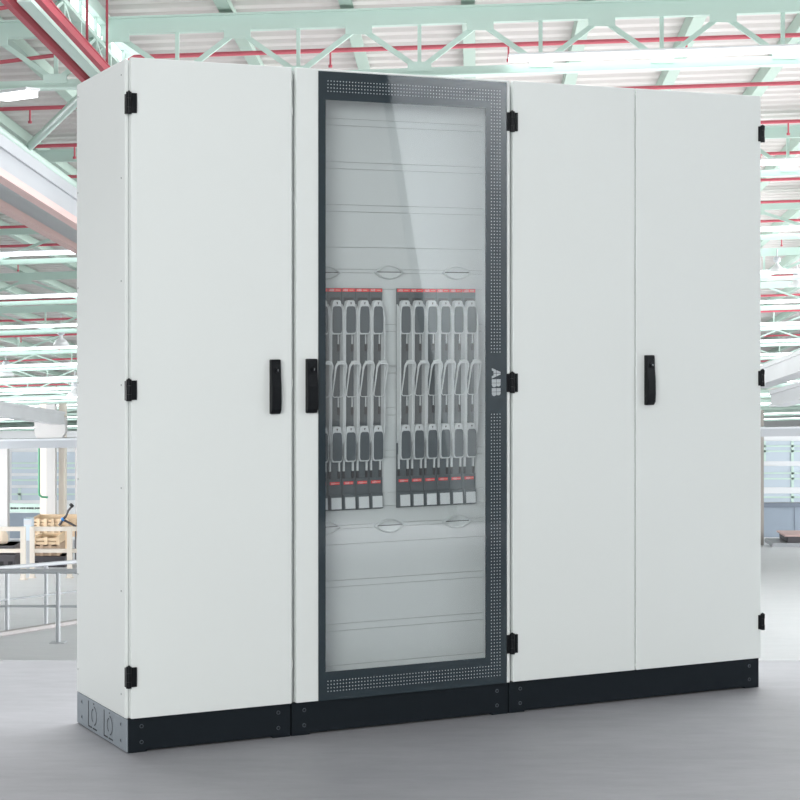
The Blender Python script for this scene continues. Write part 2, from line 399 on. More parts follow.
# mounting covers behind the glass
CYP=.1105
cuts=[F(330,v,CYP)[1] for v in (118.3,125,161.6,168.4,204.5,211.3,247,269,272.6,545,581,587.5,624.5,631.5,666)]
extra=[F(330,v,CYP)[1] for v in (526,529.6,508.5)]
mid=[F(392,v,CYP)[1] for v in (289.3,324.5,331.5,366,373,408,415,450,457,492)]
cuts=sorted(set(cuts+extra+mid))
zlo,zhi=ZP+.03,ZT-.03
edges=[zlo]+[c for c in cuts]+[zhi]
cx0,cx1=X1+.03,F(482.5,385,CYP)[0]+.004
for a,b in zip(edges,edges[1:]):
    s=MB(o1); s.box(cx0,cx1,CYP,CYP+.008,a+.0005,b-.0005); s.build('cover_plate','inner',c2,.0007,1)
s=MB(o1); s.box(cx0,cx1,CYP+.0085,CYP+.012,zlo,zhi); s.build('backing_sheet','seal',c2)
for u,v in ((326-1.5,272.8),(388.3,272.5),(456.2,273),(324.5,527.6),(389,525.6),(456.5,521.3)):
    x,z=F(u,v,CYP); s=MB(o1); a,b=.0545,.0232
    n=18
    pr=lambda A,Bq: [(x-A+2*A*k/n, Bq*(1-(2*k/n-1)**2)) for k in range(n+1)]
    def loop(A,Bq,y):
        p=pr(A,Bq); return [(q[0],y,z+q[1]) for q in p]+[(q[0],y,z-q[1]) for q in p[1:-1]][::-1]
    L=[loop(a,b,CYP),loop(a*.975,b*.955,CYP-.010),loop(a*.92,b*.86,CYP-.013),loop(a*.88,b*.78,CYP-.006)]
    N=len(L[0]); vs=[p for q in L for p in q]; fs=[]
    for i in range(3):
        for k in range(N): fs.append((i*N+k,i*N+(k+1)%N,(i+1)*N+(k+1)%N,(i+1)*N+k))
    s.add(vs,fs,0,False)
    p=pr(a*.88,b*.78); h=n+1
    topi=[(q[0],CYP-.006,z+q[1]) for q in p]; boti=[(q[0],CYP-.006,z-q[1]) for q in p]
    midu=[(q[0],CYP-.0006,z+.0028) for q in p]; midl=[(q[0],CYP-.0006,z+.0) for q in p]
    s.add(topi+midu,[(k,k+1,h+k+1,h+k) for k in range(n)],0)
    s.add(midl+boti,[(k,k+1,h+k+1,h+k) for k in range(n)],0)
    s.add(midu+midl,[(k,k+1,h+k+1,h+k) for k in range(n)],2)
    s.build('finger_recess',['inner','inner','groove'],c2)
m=MB(o1); m.box(cx1,X2-.013,CYP+.004,CYP+.012,zlo-.01,zhi+.01); m.build('edge_strip','inner',c2)

# --- third cabinet, double doors -------------------------------------
o2=(X2,0,0)
c3=tag(empty('switch_cabinet', rw(X2,0), TH), 'wide light grey switch cabinet with two plain doors, at the right end of the row','cabinet')
m=MB(o2); xa,xb=X2+.001,X4-.006
m.hexa([(xa,.026,ZP),(xb,.026,ZP),(xb,D,ZP),(xa,D,ZP),(xa,.026,ZT-.006),(xb,.026,ZT-.006),(xb,D,ZT-.006-SL),(xa,D,ZT-.006-SL)])
m.build('body','white',c3,.002)
jl,jr=F(635.0,385)[0],F(636.1,385)[0]; dr4=F(760.9,385)[0]
door_panel(c3,o2,g3L,jl); door_panel(c3,o2,jr,dr4)
m=MB(o2); m.box(g3L+.008,jl-.006,.0205,.0265,ZP+.012,ZT-.012); m.box(jr+.006,dr4-.006,.0205,.0265,ZP+.012,ZT-.012); m.build('door_seal','seal',c3)
m=MB(o2); m.box(jl-.006,jr+.006,.0212,.0262,ZP+.002,ZT-.008); m.build('joint_strip','groove',c3)
plinth(c3,o2,X2+.0015,F(758.8,720,.012)[0])
hx0=F(645.6,380,-.01)[0]; hx1=F(653.6,380,-.01)[0]
handle(c3,o2,hx0,hx1,F(650,405,-.01)[1],F(650,355.2,-.01)[1])
for va,vb in ((141.5,126.5),(385.5,370.8),(629,614.8)):
    hinge(c3,o2,'edge',dr4,F(760.5,va)[1],F(760.5,vb)[1])
for v in (94,664.5):
    z=F(635.5,v)[1]; s=MB(o2); s.box(jl,jr,.002,.02,z-.003,z+.003); s.build('gap_clip','white',c3)

# ------------------------------------------------------------------ fuse switches
BF=.10                       # front of the switch bodies
zz=lambda v: F(376,v,BF)[1]
xr0=F(396.8,400,BF)[0]; xr1=F(475.6,400,BF)[0]; W=(xr1-xr0)/6
xl1=F(382.6,400,BF)[0]
ztop,zbot=zz(288.2),zz(508.9)

def text_mesh(s, size, name):
    cu=bpy.data.curves.new(name,'FONT'); cu.body=s; cu.size=size; cu.extrude=.0001; cu.resolution_u=2
    t=bpy.data.objects.new(name,cu); col.objects.link(t)
    dg=bpy.context.evaluated_depsgraph_get(); me=bpy.data.meshes.new_from_object(t.evaluated_get(dg))
    bpy.data.objects.remove(t); return me

def cap_outline(w0,w1,zt,zb_):
    xc=W/2; h=zt-zb_
    p=[(xc-w0*.50,zb_+.012),(xc-w0*.44,zb_+.003),(xc-w0*.32,zb_),(xc+w0*.32,zb_),(xc+w0*.44,zb_+.003),(xc+w0*.50,zb_+.012),
       (xc+w0*.50,zt-.040),(xc+w1*.52,zt-.014),(xc+w1*.46,zt-.004),(xc+w1*.3,zt),(xc-w1*.3,zt),(xc-w1*.46,zt-.004),(xc-w1*.52,zt-.014),(xc-w0*.50,zt-.040)]
    return p

def make_fuse():
    r=empty('fuse_switch')
    # y=0 is the switch front plane; the cover lies at +.03
    b=MB()
    b.box(.0006,W-.0006,.0035,.0076,zbot,ztop)                       # back plate
    b.box(.0008,W-.0008,0,.0075,zz(300.5),ztop-.0005)                # head block
    b.box(.0008,W-.0008,0,.008,zbot+.001,zz(477))                   # foot block
    b.box(W*.20,W*.70,.0015,.0075,zz(477),zz(459))                   # tongue above the foot
    b.box(W*.18,W*.74,.003,.0075,zz(424),zz(300.5))                 # channel floor
    b.box(.0010,W-.0010,-.0006,.003,zz(492.4),zz(477.3))
    b.build('body','fuse',r,.0006,1)
    k=MB(); k.box(W*.16,W*.86,-.0015,.006,zz(300.8),zz(297.6)); k.build('top_recess','fusedark',r,.001)
    for nm,v0,v1,xa,xb in (('upper',291.8,288.7,.03,.97),('lower',483.2,480.4,.14,.84)):
        l=MB(); l.box(W*xa,W*xb,-.0012,.002,zz(v0),zz(v1)); lb=l.build('red_label','red',r)
        hgt=zz(v1)-zz(v0)
        me=text_mesh('ABB',hgt*.95,'lettering'); me.materials.append(M['label'])
        t=bpy.data.objects.new('lettering',me); col.objects.link(t); t.parent=lb
        t.rotation_euler=(math.pi/2,0,0); t.location=(W*(xa+.07),-.0014,zz(v0)+hgt*.16)
        l=MB(); x=W*(xa+(xb-xa)*.56)
        for q in range(5): l.box(x+q*W*.062,x+q*W*.062+W*.045,-.0014,-.001,zz(v0)+hgt*.36,zz(v0)+hgt*.62)
        l.build('small_print','sack',lb)
    for s in (0,1):
        xa=.0007 if s==0 else W-.0007-.0042
        f=MB(); y1=.004
        # side fin: chamfered top and bottom
        P=[(y1,zz(304)),(-.008,zz(307)),(-.022,zz(316)),(-.024,zz(330)),(-.024,zz(418)),(-.020,zz(432)),(-.007,zz(442)),(y1,zz(444))]
        n=len(P); vs=[(xa,y,z) for y,z in P]+[(xa+.0042,y,z) for y,z in P]
        f.add(vs,[tuple(range(n-1,-1,-1)),tuple(range(n,2*n))]+[(i,(i+1)%n,n+(i+1)%n,n+i) for i in range(n)])
        f.build('side_fin','fuselight',r,.0008,1)
        p=MB()
        xb=W*.10 if s==0 else W*.76
        p.box(xb,xb+W*.11,-.003,.0072,zz(470),zz(455)); 
        p.box(W*.74 if s else W*.12, W*.80 if s else W*.16,-.001,.006,zz(345),zz(334)); p.box(W*.74 if s else W*.12, W*.80 if s else W*.16,-.001,.006,zz(407),zz(396))
        p.build('post','fuselight',r,.0006,1)
        q=MB(); q.box(xb-.001,xb+W*.12,-.0008,.007,zz(477.2),zz(470)); xs=W*.70 if s else W*.10
        if s: q.box(xs,xs+W*.13,-.0015,.0062,zz(351),zz(344)); q.box(xs,xs+W*.13,-.0015,.0062,zz(414),zz(406.5))
        q.build('contact_slot','fusedark',r)
    for vt,vb in ((300.3,334.3),(425.2,460.6)):
        c=MB(); zt,zb_=zz(vt),zz(vb)
        c.prism(cap_outline(W*.80,W*.62,zt,zb_),-.019,.002)
        cap=c.build('handle_cap','fuselight',r,.002,2)
        d=MB(); o=[(W/2+(x-W/2)*.82, zb_+.0045+(z-zb_)*(zz(vt+6)-zb_-.0045)/(zt-zb_)) for x,z in cap_outline(W*.84,W*.76,zt,zb_)]
        d.prism(o,-.0212,-.017); d.build('cap_window','pad',cap,.0008,1)
        t=MB(); zc=zz(vt+3.0); t.prism([(W*.5,zc-.005),(W*.56,zc+.003),(W*.44,zc+.003)],-.0196,-.0185); t.build('arrow_mark','fusedark',cap)
    # bail handle: flush at its foot, standing proud at its crown
    L=MB(); zt,zb_=zz(361),zz(396); xa,xb=W*.10,W*.86; yt,yb=-.056,-.024
    P=lambda x,s: (x, yb+(yt-yb)*s, zb_+(zt-zb_)*s)
    xc=(xa+xb)/2; hw=(xb-xa)/2
    left=[(xa+.006,0,.0014),(xa+.001,.04,.0016),(xa,.10,.0018),(xa,.35,.0021),(xa,.60,.0025),(xa,.78,.0030)]
    top=[(xc-hw*math.cos(t),.82+.18*math.sin(t),.0036+.0012*math.sin(t)) for t in [math.pi*k/8 for k in range(9)]]
    right=[(2*xc-x,sv,rv) for x,sv,rv in left[::-1]]
    allp=left+top+right
    L.tube([P(x,sv) for x,sv,rv in allp],[rv for x,sv,rv in allp],8,0,True)
    L.bar((xc-hw*.62,yt+.004,zt-.003),(xc+hw*.62,yt+.004,zt-.003),.012,.011)
    L.build('bail_handle','fuselight',r)
    g=MB(); g.hexa([(W*.12,-.010,zbot+.003),(W-.002,-.010,zbot+.003),(W-.001,0,zbot+.002),(.001,0,zbot+.002),(W*.12,-.007,zz(494)),(W-.002,-.007,zz(494)),(W-.001,0,zz(492.5)),(.001,0,zz(492.5))])
    ft=g.build('cable_cover','fuse',r,.0006,1)
    n=MB(); n.hexa([(W*.18,-.0112,zbot+.006),(W*.90,-.0112,zbot+.006),(W*.90,-.007,zbot+.006),(W*.18,-.007,zbot+.006),(W*.18,-.0086,zz(495.8)),(W*.90,-.0086,zz(495.8)),(W*.90,-.005,zz(495.8)),(W*.18,-.005,zz(495.8))])
    n.build('writing_field','label',ft)
    return r
proto=make_fuse()
ordn=['first','second','third','fourth','fifth','sixth']
first=True
for i in range(5):
    o=proto if first else copy_tree(proto); first=False
    o.location=rw(xl1-W*(5-i),BF); o.rotation_euler=(0,0,TH)
    where=('slate grey fuse switch half hidden by the dark glass border, left end' if i==0 else
           'slate grey fuse switch, %s fully visible one from the left in left group'%ordn[i-1])
    tag(o,where,'fuse switch','fuse switches behind the glass door')
for i in range(6):
    o=copy_tree(proto); o.location=rw(xr0+W*i,BF); o.rotation_euler=(0,0,TH)
    tag(o,'slate grey fuse switch, %s from the left in the right group of six'%ordn[i],'fuse switch','fuse switches behind the glass door')

# ------------------------------------------------------------------ the hall
FALL=166/FPX; YAW=80/FPX; HT=2.2; TILT=.033
def Wd(X,d,h): return Vector((X+YAW*d, d, EYE+h-FALL*d))
def pix(u,v,d): return Vector(((u-400)/FPX*d, d, EYE-(v-314)/FPX*d))
def dfloor(v): return HT*FPX/(v-480)
def Xu(u,d): return (u-480)/FPX*d
def hz(v,d): return (480-v)/FPX*d

m=MB()
ED=7.5
m.add([(-14,-11,0),(14,-11,0),(14,ED,0),(-14,ED,0)],[(0,1,2,3)])
a=Wd(-26,ED,-HT).z
m.add([(-14,ED,0),(14,ED,0),(14,ED,a),(-14,ED,a)],[(0,1,2,3)])
m.add([Wd(-30,ED,-HT),Wd(26,ED,-HT),Wd(26,113,-HT),Wd(-30,113,-HT)],[(0,1,2,3)],1)
struct(m.build('floor',['floor','hallfloor']))

# corrugated roof sheeting
m=MB(); d=11.0; vs=[]; n=0; XL,XR=-26,24
prof=[(0,0),(.10,0),(.13,.035),(.21,.035),(.24,0)]
while d<112:
    st=.24*(1 if d<34 else 2)
    for dd,hh in prof[:-1]:
        k=st/.24
        for X in (XL,XR): vs.append(Wd(X,d+dd*k,3.36+TILT*X+hh*k))
        n+=1
    d+=st
m.add(vs,[(2*i,2*i+1,2*i+3,2*i+2) for i in range(n-1)])
struct(m.build('ceiling','deck'))

# purlins
pf=None
for i in range(-26,26):
    X=-.1+.82*i; d0=11.0
    if i==-3: continue
    s=MB(); base=Wd(X,d0,3.29+TILT*X); s.off=base
    p,q=Wd(X,d0,3.29+TILT*X),Wd(X,111,3.29+TILT*X)
    s.bar(p,q,.055,.12)
    s.bar(p+Vector((.02,0,-.058)),q+Vector((.02,0,-.058)),.09,.008)
    o=s.build('roof_purlin','mintd'); o.location=base
    tag(o,'mint green purlin running lengthwise under the pale roof sheeting','purlin','roof purlins')

# trusses
TD=[13.26+5.0*k for k in range(20)]
names=['nearest','second nearest','third nearest','fourth nearest','fifth nearest','sixth nearest','seventh nearest','eighth nearest','ninth nearest','tenth nearest','eleventh','twelfth','thirteenth','fourteenth','fifteenth','sixteenth','seventeenth','eighteenth','nineteenth','farthest']
tw=[None]
for k,d in enumerate(TD):
    HB,HTc=2.775,3.145
    near=k<9
    step=.82 if k<2 else (1.64 if k<9 else 3.28)
    r=empty('roof_truss', Wd(0,d,HB))
    tag(r,'mint green lattice roof truss crossing the hall, %s to the cabinets'%names[k] if k<10 else 'distant mint green lattice roof truss, %s back from the cabinets'%names[k],'truss','roof trusses across the hall')
    o=Wd(0,d,HB)
    lim=(-300,900) if k==0 else None
    XA,XB=(Xu(-250,d),Xu(960,d)) if k else (Xu(-60,d)-.6,Xu(900,d))
    s=MB(o); s.bar(Wd(XA,d,HTc+TILT*XA),Wd(XB,d,HTc+TILT*XB),.09,.10); s.bar(Wd(XA,d,HTc+TILT*XA)+Vector((0,-.02,.055)),Wd(XB,d,HTc+TILT*XB)+Vector((0,-.02,.055)),.14,.012); s.build('top_chord','mint',r)
    s=MB(o); s.bar(Wd(XA,d,HB+TILT*XA),Wd(XB,d,HB+TILT*XB),.08,.05); s.bar(Wd(XA,d,HB+TILT*XA)+Vector((0,0,-.03)),Wd(XB,d,HB+TILT*XB)+Vector((0,0,-.03)),.14,.01); s.build('bottom_chord','mint',r)
    i0=int(math.floor(XA/step)); i1=int(math.ceil(XB/step))
    cnt=0
    for i in range(i0,i1):
        u=480+FPX*(i+.5)*step/d
        if k>0 and (95<u<600+0 or 600<=u<735): 
            if not (k<3 and (u<190 or u>690)): continue
        xa,xm,xb=i*step,(i+.5)*step,(i+1)*step
        if xb>XB or xa<XA: continue
        T=lambda X: Wd(X,d,HTc-.05+TILT*X); Bt=lambda X: Wd(X,d,HB+.02+TILT*X)
        w=.034
        for p,q in ((T(xa),Bt(xm)),(Bt(xm),T(xb))):
            s=MB(o); s.bar(p,q,w,w); s.build('diagonal_brace','mint',r)
        if k<9:
            s=MB(o); s.bar(T(xm),Bt(xm),.026,.026); s.build('vertical_post','mint',r)
        if k<4:
            s=MB(o); c=T(xa); s.box(c.x-.09,c.x+.09,c.y-.008-.04,c.y+.008-.04,c.z-.055,c.z+.03); s.build('gusset_plate','mint',r)
            s=MB(o); c=Bt(xm); s.box(c.x-.08,c.x+.08,c.y-.008-.04,c.y+.008-.04,c.z-.02,c.z+.045); s.build('gusset_plate','mint',r)

# strip lights on the trusses (in the bays the photograph looks into)
def strip(d,xa,xb,h,k,side,pos=''):
    c=Wd((xa+xb)/2,d,h+TILT*(xa+xb)/2); s=MB(c)
    dy=-.11
    p=Wd(xa,d,h+TILT*xa)+Vector((0,dy,0)); q=Wd(xb,d,h+TILT*xb)+Vector((0,dy,0))
    r=empty('strip_light',c)
    tag(r,'lit strip light on the %s roof truss %s the cabinets%s'%(names[k] if k<10 else names[k]+' (distant)',side,pos),'light','strip lights on the roof trusses')
    s.bar(p+Vector((0,.01,.032)),q+Vector((0,.01,.032)),.09,.014); s.build('housing','lamp',r)
    s=MB(c); s.bar(p,q,.05 if k else .035,.045 if k else .03); s.build('diffuser','light',r)
for k,d in enumerate(TD):
    Ln=2.4 if k<8 else 6.0
    if k>9 and k not in (10,12,14,17,19): continue
    for side,ua,ub in ((('above',505,840),) if k==0 else (('left of',-30,110),('right of',735,830))):
        xa,xb=Xu(ua,d),Xu(ub,d); n=max(1,round((xb-xa)/Ln)); 
        if k in (1,2) and side=='left of': 
            if k==1: continue
        ln=(xb-xa)/n
        for i in range(n): strip(d,xa+i*ln+.02,xa+(i+1)*ln-.02,2.775+(.085 if k else .05),k,side,'' if n==1 else ', %s piece from the left'%ordn[i])
c=pix(18,95,13.0); r=empty('strip_light',c); tag(r,'short lit tube light under the roof at the far upper left','light','strip lights on the roof trusses')
s=MB(c); s.bar(pix(3,97.5,13.1)+Vector((0,0,.03)),pix(33,93.5,12.9)+Vector((0,0,.03)),.12,.02); s.build('housing','lamp',r)
s=MB(c); s.bar(pix(3,97.5,13.1),pix(33,93.5,12.9),.08,.045); s.build('diffuser','light',r)

# sprinkler pipes
PORD=['first','second','third','fourth','fifth','sixth','seventh','eighth','ninth','tenth','eleventh','twelfth','thirteenth','fourteenth','fifteenth','sixteenth']
for n in range(16):
    d=13.75+1.7*n if n<8 else 27.35+3.4*(n-7)
    XA,XB=Xu(-120,d),Xu(880,d)
    if n==0: XA=Xu(134,d)
    hh=lambda X: 3.05+TILT*X
    c=Wd(XA,d,hh(XA)); r=empty('sprinkler_pipe',c)
    tag(r,'thin red pipe under the roof that bends down behind the left cabinet' if n==0 else 'thin red sprinkler pipe crossing under the roof, %s back from the cabinets'%PORD[n],'pipe','red sprinkler pipes')
    s=MB(c)
    pts=[Wd(XA,d,hh(XA)),Wd(XB,d,hh(XB))]
    if n==0: pts=[Wd(XA-.04,d,hh(XA)-.25),Wd(XA-.04,d,hh(XA)-.05),Wd(XA-.03,d,hh(XA)-.02),Wd(XA,d,hh(XA))]+pts[1:]
    s.tube(pts,.016 if n<8 else .02,8); s.build('pipe_run','redhazed',r)
    stp=1.25 if n<8 else 3.0
    X=math.ceil(XA/stp)*stp+.2
    while X<XB:
        u=480+FPX*X/d
        if n==0 or u<90 or u>750:
            s=MB(c); p=Wd(X,d,hh(X)); s.tube([p,p+Vector((0,0,-.10))],.008,6); s.tube([p+Vector((0,0,-.10)),p+Vector((0,0,-.12))],.016,6); s.build('sprinkler_head','redhazed',r)
        X+=stp
# extra short pipes at the far left
d=12.6
for (ua,va,ub,vb,dd) in ((-30,13,52,0,12.4),(-30,66,82,52,13.4)):
    p,q=pix(ua,va,dd),pix(ub,vb,dd); s=MB(p); s.tube([p,q],.014,8); o=s.build('sprinkler_pipe','redhazed'); o.location=p
    tag(o,'short red pipe crossing behind the two thick red pipes, '+('upper' if va<20 else 'lower')+' one','pipe','red sprinkler pipes')

# two sloping red mains with hangers
for (X,h,us,lab) in ((-2.655,2.70,((57,12.25),),'left-hand'),(-2.405,2.64,((87,12.6),(107,13.2)),'right-hand')):
    c=Wd(X,10.5,h); r=empty('red_main',c); tag(r,'thick red sloping pipe under the roof at upper left, %s of the pair'%lab,'pipe','thick red mains')
    s=MB(c); s.bar(Wd(X,10.5,h),Wd(X,15.2,h),.022,.05); s.bar(Wd(X,10.5,h)+Vector((0,0,.028)),Wd(X,15.2,h)+Vector((0,0,.028)),.036,.007); s.bar(Wd(X,10.5,h)+Vector((0,0,-.028)),Wd(X,15.2,h)+Vector((0,0,-.028)),.036,.007); s.build('main_run','redmain',r)
    for u,_ in us:
        dd=-X*FPX/(480-u)
        s=MB(c); s.bar(Wd(X,dd,h),Wd(X,dd,3.36+TILT*X),.014,.014); s.build('hanger_rod','redmain',r)

# lengthwise lattice girder with a glazed strip, upper left
GX=-2.56; c=Wd(GX,11,2.775)
r=empty('lattice_girder',c); tag(r,'mint green lattice girder with a bright glazed strip, upper left','girder')
yy=lambda d,h: Wd(GX,d,h+TILT*GX)
s=MB(c); s.bar(yy(11,3.20),yy(15.3,3.20),.08,.09); s.build('top_chord','mint',r)
s=MB(c); s.bar(yy(11,2.80),yy(15.3,2.80),.08,.06); s.build('bottom_chord','mint',r)
s=MB(c); s.bar(yy(11,3.02),yy(15.3,3.02),.05,.03); s.build('middle_rail','mint',r)
for i in range(8):
    a=11+.5*i
    s=MB(c); s.bar(yy(a,2.80),yy(a,3.2),.035,.035); s.build('vertical_post','mint',r)
    s=MB(c); s.bar(yy(a,2.80 if i%2 else 3.02),yy(a+.5,3.02 if i%2 else 2.80),.025,.025); s.build('diagonal_brace','mint',r)
wn=0
for a,b in ((12.3,13.2),(13.3,14.1),(14.2,15.0)):
    s=MB(c); s.hexa([yy(a,3.06)+Vector((-.012,0,0)),yy(a,3.06),yy(b,3.06),yy(b,3.06)+Vector((-.012,0,0)),yy(a,3.14)+Vector((-.012,0,0)),yy(a,3.14),yy(b,3.14),yy(b,3.14)+Vector((-.012,0,0))])
    s.build('glazed_pane','skylight',r)
# bracing ties below the trusses
c=Wd(-3.74,10,2.72); r=empty('roof_bracing',c); tag(r,'mint green tubular roof bracing at the upper left, one long tube and one branch','brace')
for p,q in ((Wd(-3.74,10,2.72),Wd(-3.74,18.5,2.72)),(pix(28,148,16.2),pix(86,92,14.0))):
    s=MB(c); s.tube([p,q],.035,10); s.build('bracing_tube','mint',r)

# crane runway beams
def runway(X,h0,h1,d0,d1,w,label,pink=True,web='concrete'):
    c=Wd(X,d0,h0); r=empty('runway_beam',c); tag(r,label,'beam','crane runway beams')
    s=MB(c); P=lambda x,d,h: Wd(x,d,h)
    def seg(xa,xb,ha,hb,mi): 
        s.hexa([P(xa,d0,ha),P(xb,d0,ha),P(xb,d1,ha),P(xa,d1,ha),P(xa,d0,hb),P(xb,d0,hb),P(xb,d1,hb),P(xa,d1,hb)],mi)
    seg(X-w,X,h0,h1,0); s.build('web',web,r)
    s=MB(c); e=min(.03,w*.6); seg(X-w-e,X+e,h1-.02,h1+.045,0); s.build('top_flange',web,r)
    s=MB(c); seg(X-w-e,X+e,h0-.03,h0+.012,0); s.build('bottom_flange','pink' if pink else 'concrete',r)
runway(-2.53,1.625,1.77,4.0,16.5,.03,'pale concrete sloping beam left of the cabinets, upper of two',True,'steel')
runway(-2.93,1.695,1.87,4.0,16.5,.03,'grey sloping beam with pink lower edge left of the cabinets, lower of two',True,'steel')
runway(-11.25,1.53,1.80,30,53,.3,'grey crane runway beam ending on the pale column at the far left',False)
runway(4.95,1.62,1.86,18,34,.25,'pale crane runway beam right of the cabinets, upper one',False)
runway(5.30,1.30,1.50,18,34,.25,'pale crane runway beam right of the cabinets, lower one',False)

# crane bridge across the hall
p,q=pix(-120,445.6,48),pix(905,429.2,48); s=MB(p)
r=empty('crane_bridge',p); tag(r,'grey steel crane bridge spanning the hall in the distance behind the cabinets','crane')
s.bar(p,q,.5,.22); s.build('girder','steel',r)
s=MB(p); s.bar(p+Vector((0,-.25,.10)),q+Vector((0,-.25,.10)),.12,.05); s.build('walkway_rail','rail',r)

# columns
def column(u,w,vt,vb,d,label,corbel=False,flank=False,mt='concretew'):
    f=Wd(Xu(u,d),d,-HT); top=hz(vt,d); ww=w/FPX*d
    r=empty('hall_column',f); tag(r,label,'column','hall columns')
    z1=EYE+top-FALL*d
    s=MB(f); s.box(f.x-ww/2,f.x+ww/2,d-ww/2,d+ww/2,f.z,z1); s.build('shaft',mt,r)
    if flank:
        for sx in (-1,1):
            s=MB(f); xc=f.x+sx*ww*1.05; s.box(xc-ww*.35,xc+ww*.35,d+.15,d+.45,f.z,z1); s.build('flange','beige',r)
    if corbel:
        zc=EYE+hz(437,d)-FALL*d
        s=MB(f); q=[(f.x-ww*.6,zc-.25),(f.x+ww*.6,zc-.25),(f.x+ww*1.7,zc+.12),(f.x+ww*1.7,zc+.55),(f.x-ww*1.7,zc+.55),(f.x-ww*1.7,zc+.12)]
        s.prism(q,d-.3,d+.1); s.build('corbel','concretew',r)
column(51.5,9,404,0,53.5,'white concrete column with flared corbel, under the end of the distant runway beam',True,True)
column(2.5,12,446,0,57,'broad white column at the far left edge of the photo')
column(760.3,6,410,0,66.0,'pale column just showing at the right edge of the cabinets',mt='beiged')
column(78,5,447,0,60,'slim white column just left of the left cabinet')

# back wall of the hall
DW=71.8; H=lambda v: hz(v,DW)
def wbox(ua,ub,va,vb,d0,d1,mt,name,kindstruct=True,bars=()):
    c=Wd(Xu((ua+ub)/2,DW),d0,hz(vb,DW)); s=MB(c)
    xa,xb=Xu(ua,DW)+YAW*DW,Xu(ub,DW)+YAW*DW; z0=EYE+H(vb)-FALL*DW; z1=EYE+H(va)-FALL*DW
    s.box(xa,xb,d0,d1,z0,z1)
    for kx,a in bars:
        if kx=='v': x=Xu(a,DW)+YAW*DW; s.box(x-.05,x+.05,d0-.04,d0,z0,z1,1)
        else: z=EYE+H(a)-FALL*DW; s.box(xa,xb,d0-.04,d0,z-.03,z+.03,1)
    o=s.build(name,[mt,'mint']); o.location=c; return struct(o)
wbox(-160,960,431,541.5,DW,DW+.2,'wallw','wall_back')
wbox(745,830,441,461,DW-.06,DW,'bluewin','window_1',bars=[('h',446),('h',451),('v',792),('v',764)])
wbox(745,830,466,487,DW-.06,DW,'bluewin','window_2',bars=[('h',473),('h',478.5),('v',792)])
wbox(745,830,493.5,502,DW-.06,DW,'bluewin','window_3',bars=[('h',497),('v',792)])
wbox(735,840,502.5,507,DW-.14,DW,'lintel','trim_1')
wbox(735,840,507,537,DW-.05,DW,'doorblue','door_1',bars=[])
wbox(794,794.6,507,537,DW-.07,DW-.05,'lintel','trim_2')
wbox(12,78,452,473,DW-.06,DW,'bluewin','window_4',bars=[('h',463),('h',468)])
wbox(12,78,476,485,DW-.06,DW,'bluewin','window_5',bars=[('h',480)])
wbox(12,78,488,500,DW-.06,DW,'bluewin','window_6',bars=[('h',494),('v',20)])
wbox(10,41,513,538,DW-.05,DW,'doorblue','door_2')
# end of the roof space
m=MB(); m.add([Wd(-28,112.5,-HT),Wd(26,112.5,-HT),Wd(26,112.5,4.4),Wd(-28,112.5,2.5)],[(0,1,2,3)]); struct(m.build('wall_end','wallw'))

# mint lettered panel in front of the back wall, left
d=66.0; c=pix(20,508,d); r=empty('sign_board',c); tag(r,'long pale mint board with a line of small dark lettering, far left','sign')
s=MB(c); s.bar(pix(-20,507,d),pix(50,508.5,d),.06,9/FPX*d)
rnd=random.Random(3); u=10.5
while u<40:
    w=rnd.choice((.8,1.0,1.3)); hh=rnd.choice((1.2,1.6,2.0))
    a=pix(u,508.2+hh/2,d-.05); b=pix(u+w*.55,508.2-hh/2,d-.05)
    if rnd.random()>.18: s.box(a.x,b.x,d-.06,d-.03,a.z,b.z,1)
    u+=w
s.build('board',['mint','darkbox'],r)
# green pipe
c=pix(39,447,52); s=MB(c); s.tube([pix(39,447,52),pix(39,492,52),pix(39.5,495,52),pix(42,497,52),pix(48,497.3,52)],.028,8); o=s.build('drain_pipe','greenpipe'); o.location=c
tag(o,'thin dark green pipe running down beside the white corbelled column','pipe')

# high-bay lamps
def highbay(u,v,d,label):
    c=pix(u,v,d); r=empty('high_bay_lamp',c); tag(r,label,'lamp','high bay lamps')
    k=8.5/FPX*d
    s=MB(c); s.lathe([(.0,.85*k),(.35*k,.85*k),(.45*k,.55*k),(.42*k,.3*k),(.2*k,.2*k),(.0,.2*k)],c,16); s.build('ballast','rail',r)
    s=MB(c); s.lathe([(.2*k,.2*k),(.25*k,-.1*k),(.7*k,-.45*k),(1.0*k,-.95*k),(.95*k,-.95*k),(.6*k,-.45*k)],c,20); s.build('reflector','lamp',r)
    s=MB(c); s.lathe([(0,-.35*k),(.3*k,-.45*k),(.35*k,-.7*k),(.2*k,-.9*k),(0,-.95*k)],c,12); s.build('bulb','lampglow',r)
    s=MB(c); s.tube([c+Vector((0,0,.8*k)),Vector((c.x,c.y,EYE+3.3-FALL*d))],.01,6); s.build('suspension','rail',r)
highbay(777,264,28.0,'high bay lamp with a cone shade, hanging right of the cabinets, nearest of the lamps')
highbay(797,279,30.0,'small high bay lamp at the right edge of the photo')
highbay(61,337,36.0,'high bay lamp hanging left of the cabinets, nearest to the left cabinet')
highbay(6,368,44.0,'high bay lamp hanging at the left edge of the photo')
highbay(75,388,50.0,'high bay lamp hanging low beside the left cabinet, above the distant runway beam')

